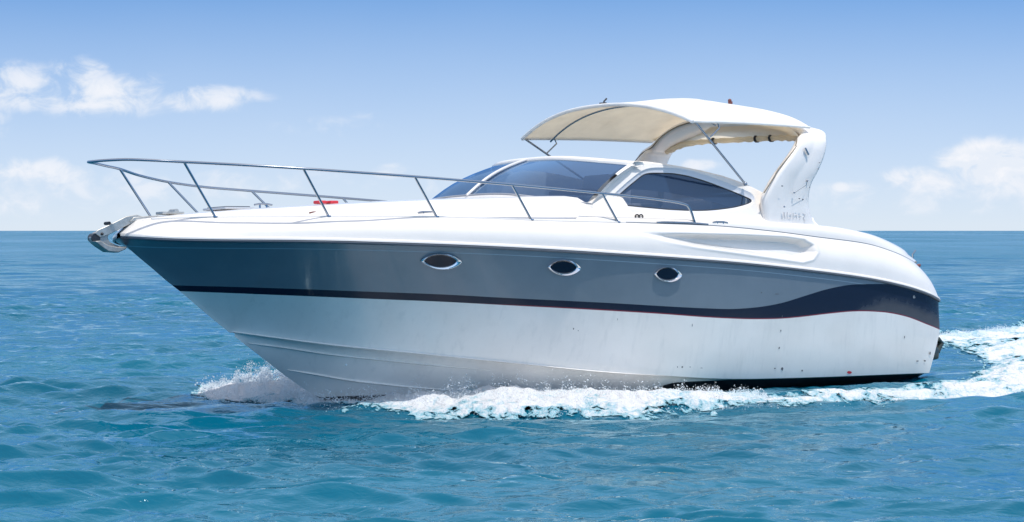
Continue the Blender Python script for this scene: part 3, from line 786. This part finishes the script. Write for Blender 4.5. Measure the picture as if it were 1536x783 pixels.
# cable looped along the front edge of the arch
P = [pt(x, y, 1.62) for x, y in ((1148,290),(1156,277),(1163,266),(1168,257),(1179,243),(1188,232),(1198,219))]
bar('arch_edge_cable', [tuple(np.array(p)+np.array([.02,0,.01])) for p in cr(P, 4)], .009, mat('cord_tan', (.22,.19,.15), .7))
# faint lettering remains at the foot of the arch (illegible in the photograph: worn strokes)
letter_grey = mat('letter_grey', (.52,.52,.55), .6)
strokes = [[(1174,328),(1176,318),(1178,328)],[(1181,318),(1181,328)],[(1184,322),(1187,320),(1186,327),(1183,327)],[(1190,319),(1190,329)],[(1192,323),(1195,322),(1195,328)],[(1198,323),(1201,324),(1199,329)],[(1204,320),(1208,322),(1205,326),(1208,332)]]
for sk in strokes:
    bm = bmesh.new(); tube(bm, [pt(a, b2, 1.614) for a, b2 in sk], .0035, 5); mk('worn_letter', bm, letter_grey)

# --- interior seen through the glass
bm = bmesh.new(); box(bm, (-4.9, 0, 2.02), (4.6, 2.9, .05)); mk('cockpit_floor', bm, liner)
bm = bmesh.new(); box(bm, (-3.3, .0, 2.38), (.5, 1.9, .34), bev=.08); box(bm, (-3.45, .45, 2.60), (.3,.7,.16), bev=.05); mk('dashboard', bm, dark)
def seat(s, t):
    bm = bmesh.new(); box(bm, (s, t, 2.42), (.5,.55,.14), bev=.05); box(bm, (s-.28, t, 2.70), (.14,.55,.52), bev=.06, rot=Matrix.Rotation(R(-10), 3, 'Y')); box(bm, (s, t, 2.2), (.2,.2,.36), bev=.03)
    return mk('helm_seat', bm, cloth_in)
seat(-4.45, .55); seat(-4.55, -.6)
bm = bmesh.new(); box(bm, (-5.6, 0.1, 2.4), (.5,2.1,.3), bev=.08); box(bm, (-5.85, .1, 2.62), (.14,2.1,.34), bev=.05); mk('cockpit_bench', bm, cloth_in)
print('mirror check rail', to_px(near[9][0], -near[9][1], near[9][2]), 'can', to_px(*can(0,-1)), to_px(*can(0,0)), to_px(*can(.5,0)), to_px(*can(1,0)), to_px(*can(1,1)))

# --- red bag on the foredeck (rests on the boat: a thing of its own)
M0 = ROOT.matrix_world
bm = bmesh.new(); s, t = pt(489, 311, .55)[0], .55; z = deckz(s, t)
for dx in (-.11, .11): box(bm, (s+dx*.8, t, z+.02), (.12,.12,.04), bev=.015)
box(bm, (s, t, z+.02), (.10,.04,.02), bev=.006)
o = mk('red_bag', bm, redp, parent=None); o.matrix_world = M0
o['label'] = 'small red bag lying on the white foredeck beside the second rail post'; o['category'] = 'bag'

# ================================================================== water
def wave_comps():
    cs = []
    r = np.random.default_rng(5)
    n = 96
    for i in range(n):
        lam = .17*(50**(i/(n-1)))                       # 0.17 .. 8.5 m
        th = R(90)+r.normal(0, R(27)) + R(7)
        k = 2*math.pi/lam
        slope = (.062 if lam < .40 else .056)*(1.0 if lam < .85 else (.85/lam)**1.05)
        cs.append((k*math.cos(th), k*math.sin(th), slope/k, r.uniform(0, 6.283), lam))
    return cs
WC = wave_comps()
def waves(X, Y, sp):
    """height and choppy shift at X, Y; sp = local mesh spacing"""
    h = np.zeros_like(X); dx = np.zeros_like(X); dy = np.zeros_like(X)
    # patches of rougher and calmer water
    g = 1+.35*np.sin(X*.31+1.3+.8*np.sin(Y*.21))*np.sin(Y*.17+.5+.6*np.sin(X*.23))
    wx = X+.25*np.sin(Y*.9+1)+.12*np.sin(X*1.7+Y*.6); wy = Y+.25*np.sin(X*.7)+.1*np.sin(Y*1.9-X*.8)
    for kx, ky, a, ph, lam in WC:
        f = np.clip((lam/sp-2.2)/2.5, 0, 1)
        if f.max() <= 0: continue
        p = kx*wx+ky*wy+ph; A = a*f*(g if lam < 2.5 else 1)
        h += A*np.cos(p); k = math.hypot(kx, ky)
        dx -= .66*A*kx/k*np.sin(p); dy -= .66*A*ky/k*np.sin(p)
    return h, dx, dy
INVM = np.array(ROOT.matrix_world.inverted())
def near_hull(X, Y):
    """0 far .. 1 under the hull footprint; plus along/across boat coordinates"""
    s = (X-ORG[0])*f_[0]+(Y-ORG[1])*f_[1]; t = (X-ORG[0])*p0[0]+(Y-ORG[1])*p0[1]
    return s, t
def dense_radii():
    r = [.6]
    while r[-1] < 9: r.append(r[-1]*1.18)
    while r[-1] < 75: r.append(r[-1]*1.0027)
    while r[-1] < 210: r.append(r[-1]*1.0048)
    while r[-1] < 400: r.append(r[-1]*1.012)
    while r[-1] < 45000: r.append(r[-1]*1.12)
    return np.array(r)
rad = dense_radii()
ua = np.concatenate([np.linspace(-math.pi, -.62, 26, endpoint=False), np.linspace(-.62, -.25, 90, endpoint=False), np.linspace(-.25, .25, 860), np.linspace(.25, .62, 91)[1:], np.linspace(.62, math.pi, 27)[1:-1]])
AA, RR = np.meshgrid(ua, rad)
X = RR*np.sin(AA); Y = RR*np.cos(AA)
dr = np.gradient(rad)[:, None]*np.ones_like(AA); da = np.gradient(ua)[None, :]*RR
h, dx, dy = waves(X, Y, np.maximum(dr, da))
def bow_swell(X, Y):
    s, t = near_hull(X, Y)
    z = .05*np.exp(-((t-(1.0-.16*s))/.55)**2)*np.clip((1.2-s)/1.5, 0, 1)*np.clip((s+9)/4, 0, 1)
    return z
damp = 1.0
sb_, tb_ = near_hull(X, Y)
ins = np.clip(1-np.maximum(np.abs(tb_)/2.2, np.abs(sb_+4.4)/5.6), 0, .3)/.3
h = h*(1-.6*ins)
h = h + bow_swell(X, Y) - .035*ins
verts = np.stack([X+dx, Y+dy, h], -1).reshape(-1, 3)
nr, na = X.shape
idx = np.arange(nr*na).reshape(nr, na)
a = idx[:-1, :]; b2 = np.roll(idx, -1, 1)[:-1, :]; c = np.roll(idx, -1, 1)[1:, :]; d = idx[1:, :]
quads = np.stack([a, d, c, b2], -1).reshape(-1, 4)
def np_mesh(name, v, q):
    me = bpy.data.meshes.new(name); me.vertices.add(len(v)); me.vertices.foreach_set('co', v.astype(np.float32).ravel())
    k = q.shape[1]; me.loops.add(q.size); me.loops.foreach_set('vertex_index', q.astype(np.int32).ravel())
    me.polygons.add(len(q)); me.polygons.foreach_set('loop_start', np.arange(0, q.size, k, dtype=np.int32))
    me.polygons.foreach_set('loop_total', np.full(len(q), k, dtype=np.int32))
    me.polygons.foreach_set('use_smooth', np.ones(len(q), bool)); me.update(calc_edges=True); return me
me = np_mesh('sea', verts, quads)
sea = bpy.data.objects.new('water', me); COL.objects.link(sea); sea['kind'] = 'structure'; sea['label'] = 'rippled blue sea reaching the horizon'
def sea_mat():
    m = bpy.data.materials.new('sea_water'); m.use_nodes = True
    nb = NB(m.node_tree); p = m.node_tree.nodes['Principled BSDF']
    pos = nb.n('ShaderNodeNewGeometry').outputs['Position']; x, y, z = nb.sep(pos)
    dist = nb.m('SQRT', nb.m('ADD', nb.m('MULTIPLY', x, x), nb.m('MULTIPLY', y, y)))
    n = nb.noise(nb.comb(nb.m('MULTIPLY', x, .05), nb.m('MULTIPLY', y, .10), 0.), 1., 4, .6)
    c = nb.mix(nb.ramp(n, .35, .65), (.0008,.080,.138,1), (.0012,.104,.170,1))
    nb.link(c, p.inputs['Base Color'])
    p.inputs['Roughness'].default_value = .6; p.inputs['IOR'].default_value = 1.333; p.inputs['Specular IOR Level'].default_value = 0.
    p.inputs['Subsurface Weight'].default_value = 0.; p.inputs['Subsurface Radius'].default_value = (.04,.22,.28); p.inputs['Subsurface Scale'].default_value = 1.
    v1 = nb.comb(nb.m('MULTIPLY', x, .62), y, 0.)
    n1 = nb.noise(v1, 7., 3, .55, dist=.6); n2 = nb.noise(v1, 2.2, 3, .55, dist=.4); n3 = nb.noise(v1, .55, 3, .5)
    n0 = nb.noise(v1, 19., 3, .6, dist=.5)
    hh = nb.m('ADD', nb.m('ADD', nb.m('MULTIPLY', n1, nb.ramp(dist, 18, 45, .019, .030)), nb.m('MULTIPLY', n0, .0035)), nb.m('MULTIPLY', n2, nb.ramp(dist, 25, 90, .03, .16)))
    hh = nb.m('ADD', hh, nb.m('MULTIPLY', n3, nb.ramp(dist, 60, 300, .05, .7)))
    n4 = nb.noise(v1, .13, 4, .55); n5 = nb.noise(v1, .035, 4, .6)
    hh = nb.m('ADD', hh, nb.m('MULTIPLY', n4, nb.ramp(dist, 90, 500, 0., 2.2)))
    hh = nb.m('ADD', hh, nb.m('MULTIPLY', n5, nb.ramp(dist, 300, 1500, 0., 9.)))
    bb = nb.n('ShaderNodeBump'); bb.inputs['Strength'].default_value = 1; bb.inputs['Distance'].default_value = 1.
    nb.link(hh, bb.inputs['Height']); nb.link(bb.outputs[0], p.inputs['Normal'])
    gl = nb.n('ShaderNodeBsdfGlossy'); nb.link(nb.ramp(dist, 20, 300, .07, .2), gl.inputs['Roughness']); nb.link(bb.outputs[0], gl.inputs['Normal'])
    gl.inputs[0].default_value = (.76,.95,1,1)
    # Fresnel of a rippled face; faces tilted away at a grazing view are hidden by their neighbours, so the cosine never reaches 0
    dp = nb.n('ShaderNodeVectorMath', operation='DOT_PRODUCT'); nb.link(bb.outputs[0], dp.inputs[0]); nb.link(nb.n('ShaderNodeNewGeometry').outputs['Incoming'], dp.inputs[1])
    cp = nb.m('MAXIMUM', dp.outputs['Value'], 0.0); ce = nb.m('SQRT', nb.m('ADD', nb.m('MULTIPLY', cp, cp), .002))
    fr = nb.m('ADD', nb.m('MULTIPLY', nb.m('POWER', nb.m('SUBTRACT', 1.0, ce, clamp=True), 5.0), .98), .02)
    fac = nb.m('MULTIPLY', fr, nb.ramp(dist, 22, 220, 1.08, .80), clamp=True)
    sa = nb.noise(nb.comb(nb.m('MULTIPLY', x, .035), nb.m('MULTIPLY', y, .007), 3.), 1., 5, .65); sb = nb.noise(nb.comb(nb.m('MULTIPLY', x, .006), nb.m('MULTIPLY', y, .0009), 7.), 1., 5, .65)
    st = nb.m('ADD', nb.m('MULTIPLY', sa, nb.ramp(dist, 100, 300, 0., 1.)), nb.m('MULTIPLY', sb, nb.ramp(dist, 500, 2000, 0., 1.)))
    st = nb.m('SUBTRACT', st, nb.m('ADD', nb.ramp(dist, 100, 300, 0., .5), nb.ramp(dist, 500, 2000, 0., .5)))
    fac = nb.m('MULTIPLY', fac, nb.m('ADD', 1.0, nb.m('MULTIPLY', st, 1.6)), clamp=True)
    mx = nb.n('ShaderNodeMixShader'); nb.link(fac, mx.inputs[0]); nb.link(p.outputs[0], mx.inputs[1]); nb.link(gl.outputs[0], mx.inputs[2])
    nb.link(mx.outputs[0], m.node_tree.nodes['Material Output'].inputs[0])
    return m
me.materials.append(sea_mat())

# ================================================================== foam
def on_sea(px, py):                                 # sea point under a photo pixel
    Yd = FPX*CAM_H/(py-HORIZON); return (px-768)/FPX*Yd, Yd
def poly_field(PX, PY, poly):
    """signed pixel distance to a polygon, vectorised"""
    ins = np.zeros(PX.shape, bool); dm = np.full(PX.shape, 1e9); n = len(poly)
    for i in range(n):
        x1, y1 = poly[i]; x2, y2 = poly[(i+1) % n]
        if y1 != y2:
            cnd = ((y1 > PY) != (y2 > PY)) & (PX < (x2-x1)*(PY-y1)/(y2-y1)+x1); ins ^= cnd
        L = (x2-x1)**2+(y2-y1)**2
        k = np.clip(((PX-x1)*(x2-x1)+(PY-y1)*(y2-y1))/L, 0, 1)
        dm = np.minimum(dm, np.hypot(PX-x1-k*(x2-x1), (PY-y1-k*(y2-y1))*2.2))
    return np.where(ins, dm, -dm)
pxs = np.arange(270, 1720, 1.6); pys = np.arange(478, 640, .4)
PX, PY = np.meshgrid(pxs, pys); FY = FPX*CAM_H/(PY-HORIZON); FX = (PX-768)/FPX*FY
def vn(px, py, sx, sy, seed=0, oct_=4):             # cheap value noise on arrays
    o = np.zeros(px.shape); amp = 1.; tot = 0
    for k in range(oct_):
        x = px/sx*2**k+seed*17.3+k*5.1; y = py/sy*2**k+seed*9.7
        xi = np.floor(x).astype(np.int64); yi = np.floor(y).astype(np.int64); fx = x-xi; fy = y-yi
        fx = fx*fx*(3-2*fx); fy = fy*fy*(3-2*fy)
        hsh = lambda a, b_: (((a*374761393+b_*668265263+seed*974711) ^ ((a*374761393+b_*668265263) >> 13))*1274126177 & 0xffff)/65535.
        v = (hsh(xi, yi)*(1-fx)+hsh(xi+1, yi)*fx)*(1-fy)+(hsh(xi, yi+1)*(1-fx)+hsh(xi+1, yi+1)*fx)*fy
        o += v*amp; tot += amp; amp *= .55
    return o/tot
side = [(478,606),(505,612),(560,615),(640,618),(700,622),(800,623),(900,620),(985,617),(1060,612),(1150,609),(1250,607),(1350,605),(1440,600),(1536,596),(1720,590),(1720,560),(1536,566),(1440,572),(1400,577),(1330,584),(1240,590),(1150,597),(1060,590),(960,584),(850,580),(740,580),(640,582),(560,588),(500,598)]
sternA = [(1396,503),(1440,498),(1500,494),(1560,488),(1720,482),(1720,602),(1560,598),(1470,596),(1400,590),(1440,576),(1472,562),(1480,548),(1470,536),(1440,528),(1396,518)]
bowl = [(296,594),(340,601),(400,606),(460,609),(510,612),(530,600),(530,582),(470,580),(400,580),(340,584),(300,588)]
fS = poly_field(PX, PY, side); fA = poly_field(PX, PY, sternA); fB = poly_field(PX, PY, bowl)
field = np.maximum(np.maximum(fS, fA), fB)
n_a = vn(PX, PY, 60, 11, 1); n_b = vn(PX, PY, 20, 2.4, 2, 3); n_c = vn(PX, PY, 120, 22, 3)
hw, fdx, fdy = waves(FX, FY, np.maximum(np.hypot(FX, FY)*.0027, .001))
sB, tB = near_hull(FX, FY)
hb = hw*(1-.6*np.clip(1-np.maximum(np.abs(tB)/2.2, np.abs(sB+4.4)/5.6), 0, .3)/.3)+bow_swell(FX, FY)-.035*np.clip(1-np.maximum(np.abs(tB)/2.2, np.abs(sB+4.4)/5.6), 0, .3)/.3
# mound heights
mound = .12*np.clip((PX-470)/120, 0, 1)*np.clip(1-(PX-760)/700, .2, 1)
mound = mound*np.clip(fS/30, 0, 1)*(.3+1.4*vn(PX, PY, 45, 6, 9, 2))
mA = (.03+.05*np.clip((PX-1440)/90, 0, 1))*np.clip(fA/40, 0, 1)*(.4+1.1*vn(PX, PY, 50, 6, 8, 2))
mB = .10*np.clip((PX-300)/110, 0, 1)*np.clip(fB/14, 0, 1)*(.6+.7*vn(PX, PY, 40, 6, 21, 2))
hf = hb + np.maximum(np.maximum(mound, mA), mB) + (.05*(n_b-.5)+.03*(vn(PX, PY, 9, 1.2, 5, 2)-.5))*np.clip(field/8+.3, 0, 1)*np.clip(1.3-(PX-760)/800, .4, 1) + .008
cov = np.clip(field/18, -1.3, 1.0)*.55+.44 + (n_a-.5)*.8+(n_b-.5)*.5
cov = np.where(fB > 0, cov+.25, cov) + .30*np.exp(-((PX-600)/70.)**2)
cov = np.where((fA > 0) & (fA >= fS), cov-.10+(n_c-.5)*1.1+(vn(PX, PY, 34, 3.2, 41, 3)-.5)*.8, cov)
cov = np.where(fS > 0, cov-.25*np.clip((PX-1080)/350, 0, 1)*np.clip((n_c-.32)*3, 0, 1)*.8, cov)
cov = np.where((PX < 650) & (fS > -6) & (fB < 0), cov+.12, cov)
keep = field > -26
V = np.stack([FX+fdx, FY+fdy, hf], -1).reshape(-1, 3)
ny, nx = PX.shape; idx = np.arange(ny*nx).reshape(ny, nx)
qd = np.stack([idx[:-1, :-1], idx[1:, :-1], idx[1:, 1:], idx[:-1, 1:]], -1).reshape(-1, 4)
kf = keep.ravel()[qd].all(1); qd = qd[kf]
used, inv = np.unique(qd, return_inverse=True); V2 = V[used]; cv2 = cov.ravel()[used]
me = np_mesh('wake_foam', V2, inv.reshape(-1, 4)); at = me.attributes.new('foam', 'FLOAT', 'POINT'); at.data.foreach_set('value', cv2.astype(np.float32))
foam = bpy.data.objects.new('wake_foam', me); COL.objects.link(foam)
foam['kind'] = 'stuff'; foam['label'] = 'white foam of the bow wave and wake spreading beside and behind the hull'; foam['category'] = 'foam'
def foam_mat():
    m = bpy.data.materials.new('sea_foam'); m.use_nodes = True
    nb = NB(m.node_tree); p = m.node_tree.nodes['Principled BSDF']; o = m.node_tree.nodes['Material Output']
    pos = nb.n('ShaderNodeNewGeometry').outputs['Position']
    at = nb.n('ShaderNodeAttribute', attribute_name='foam').outputs['Fac']
    x, y, z = nb.sep(pos); v = nb.comb(x, nb.m('MULTIPLY', y, .55), z)
    n = nb.noise(v, 9, 7, .68, dist=.5); n2 = nb.noise(v, 28, 4, .6)
    q = nb.m('ADD', at, nb.m('MULTIPLY', nb.m('SUBTRACT', n, .5), 2.0))
    al = nb.ramp(q, .44, .50)
    nb.link(nb.mix(nb.ramp(q, .45, .95), (.20,.45,.54,1), (.72,.73,.75,1)), p.inputs['Base Color'])
    p.inputs['Roughness'].default_value = .7; p.inputs['Specular IOR Level'].default_value = .25
    bb = nb.n('ShaderNodeBump'); bb.inputs['Strength'].default_value = 1; bb.inputs['Distance'].default_value = .07
    nb.link(nb.m('ADD', n, nb.m('MULTIPLY', n2, .5)), bb.inputs['Height']); nb.link(bb.outputs[0], p.inputs['Normal'])
    tr = nb.n('ShaderNodeBsdfTransparent'); mx = nb.n('ShaderNodeMixShader'); nb.link(al, mx.inputs[0])
    nb.link(tr.outputs[0], mx.inputs[1]); nb.link(p.outputs[0], mx.inputs[2]); nb.link(mx.outputs[0], o.inputs[0])
    return m
me.materials.append(foam_mat())

# spray: thousands of drops thrown up along the bow wave
OCT = np.array([(1,0,0),(-1,0,0),(0,1,0),(0,-1,0),(0,0,1),(0,0,-1)], float)
OF = np.array([(0,2,4),(2,1,4),(1,3,4),(3,0,4),(2,0,5),(1,2,5),(3,1,5),(0,3,5)])
def drops(name, P, Rr, label):
    n = len(P); st_ = 1+.6*rng.random((n, 1, 3))
    V = (P[:, None, :]+OCT[None]*Rr[:, None, None]*st_).reshape(-1, 3)
    Fq = (OF[None]+6*np.arange(n)[:, None, None]).reshape(-1, 3)
    me = np_mesh(name, V, Fq); o = bpy.data.objects.new(name, me); COL.objects.link(o)
    o['kind'] = 'stuff'; o['label'] = label; o['category'] = 'spray'
    m = bpy.data.materials.new('spray_drops'); m.use_nodes = True; nb = NB(m.node_tree); m.node_tree.nodes.remove(m.node_tree.nodes['Principled BSDF'])
    df = nb.n('ShaderNodeBsdfDiffuse'); tl = nb.n('ShaderNodeBsdfTranslucent'); tp = nb.n('ShaderNodeBsdfTransparent')
    df.inputs[0].default_value = tl.inputs[0].default_value = (.95,.985,1.0,1)
    m1 = nb.n('ShaderNodeMixShader'); m1.inputs[0].default_value = .5; nb.link(df.outputs[0], m1.inputs[1]); nb.link(tl.outputs[0], m1.inputs[2])
    m2 = nb.n('ShaderNodeMixShader'); m2.inputs[0].default_value = .3; nb.link(m1.outputs[0], m2.inputs[1]); nb.link(tp.outputs[0], m2.inputs[2])
    nb.link(m2.outputs[0], m.node_tree.nodes['Material Output'].inputs[0]); me.materials.append(m); return o
def throw(n, pxr, base, top, dens=None, clump=.5, r0=.003, r1=.009, dep=.0, spread=.32):
    """drops above sea points: base(px) ground pixel row, top(px) highest pixel row"""
    px = rng.uniform(*pxr, n*3); keepd = rng.random(n*3) < (dens(px) if dens else 1); px = px[keepd][:n]
    bse = np.interp(px, *zip(*base)) + rng.normal(0, dep if dep else 2., len(px)); tp = np.interp(px, *zip(*top))
    cl = vn(px, np.zeros_like(px), 14, 1, 31, 3)
    hp = (bse-tp)*rng.beta(1, 1/spread, len(px))*(.4+1.5*cl*(.5+rng.random(len(px))))
    kp = vn(px*1.0, hp*2.2+bse*.3, 11, 11, 57, 3)+.25*rng.random(len(px)) > .50+.10*np.clip(hp/30, 0, 1)
    px, bse, hp = px[kp], bse[kp], hp[kp]
    Yd = FPX*CAM_H/(bse-HORIZON); Xd = (px-768)/FPX*Yd; Zd = hp/FPX*Yd
    r = r0+(r1-r0)*rng.random(len(px))**3
    return np.stack([Xd, Yd, Zd+.01], -1), r
PS = []; RS = []
def add(*a, **k): p, r = throw(*a, **k); PS.append(p); RS.append(r)
add(14000, (300, 510), [(300,594),(400,601),(510,608)], [(300,588),(340,580),(400,568),(440,570),(510,600)], dens=lambda x: np.clip((x-285)/140, .05, 1), dep=4, spread=.5, r0=.0025, r1=.007)
add(80000, (292, 520), [(292,588),(400,586),(520,586)], [(292,584),(330,572),(370,560),(400,552),(440,548),(520,560)], dens=lambda x: np.clip((x-285)/110, .05, 1), dep=2.5, spread=.42, r0=.0025, r1=.007)
add(12000, (500, 700), [(500,609),(600,606),(700,606)], [(500,600),(560,582),(620,572),(700,572)], dep=3.5, r0=.002, r1=.006)
add(34000, (640, 1150), [(640,606),(800,604),(1000,600),(1150,597)], [(640,576),(700,569),(760,566),(850,576),(950,582),(1080,582),(1150,590)], dep=3, r0=.002, r1=.006)
add(2500, (640, 1000), [(640,606),(1000,600)], [(640,552),(780,540),(900,560),(1000,570)], dep=3, r0=.002, r1=.005)
add(9000, (1050, 1650), [(1050,602),(1250,597),(1400,592),(1650,580)], [(1050,598),(1650,576)], dep=4, r0=.002, r1=.006)
add(14000, (1400, 1650), [(1400,506),(1650,492)], [(1400,500),(1500,488),(1650,480)], dep=3, r0=.0025, r1=.007)
add(3000, (1500, 1650), [(1500,565),(1650,560)], [(1500,550),(1650,535)], dep=9, r0=.002, r1=.006)
add(700, (292, 520), [(292,590),(400,594),(520,604)], [(292,575),(330,562),(400,545),(440,550),(520,575)], dep=5, spread=.6, r0=.005, r1=.012)
add(1500, (520, 1150), [(520,606),(800,602),(1150,596)], [(520,585),(700,560),(900,568),(1150,586)], dep=5, spread=.45, r0=.004, r1=.011)
add(900, (560, 1650), [(560,614),(640,618),(800,625),(1000,617),(1150,611),(1440,602),(1650,594)], [(560,609),(800,619),(1440,598),(1650,590)], dep=2.5, spread=.45, r0=.003, r1=.008)
PS = np.concatenate(PS); RS = np.concatenate(RS)
drops('sea_spray', PS, RS, 'fine white water drops thrown up along the bow wave')
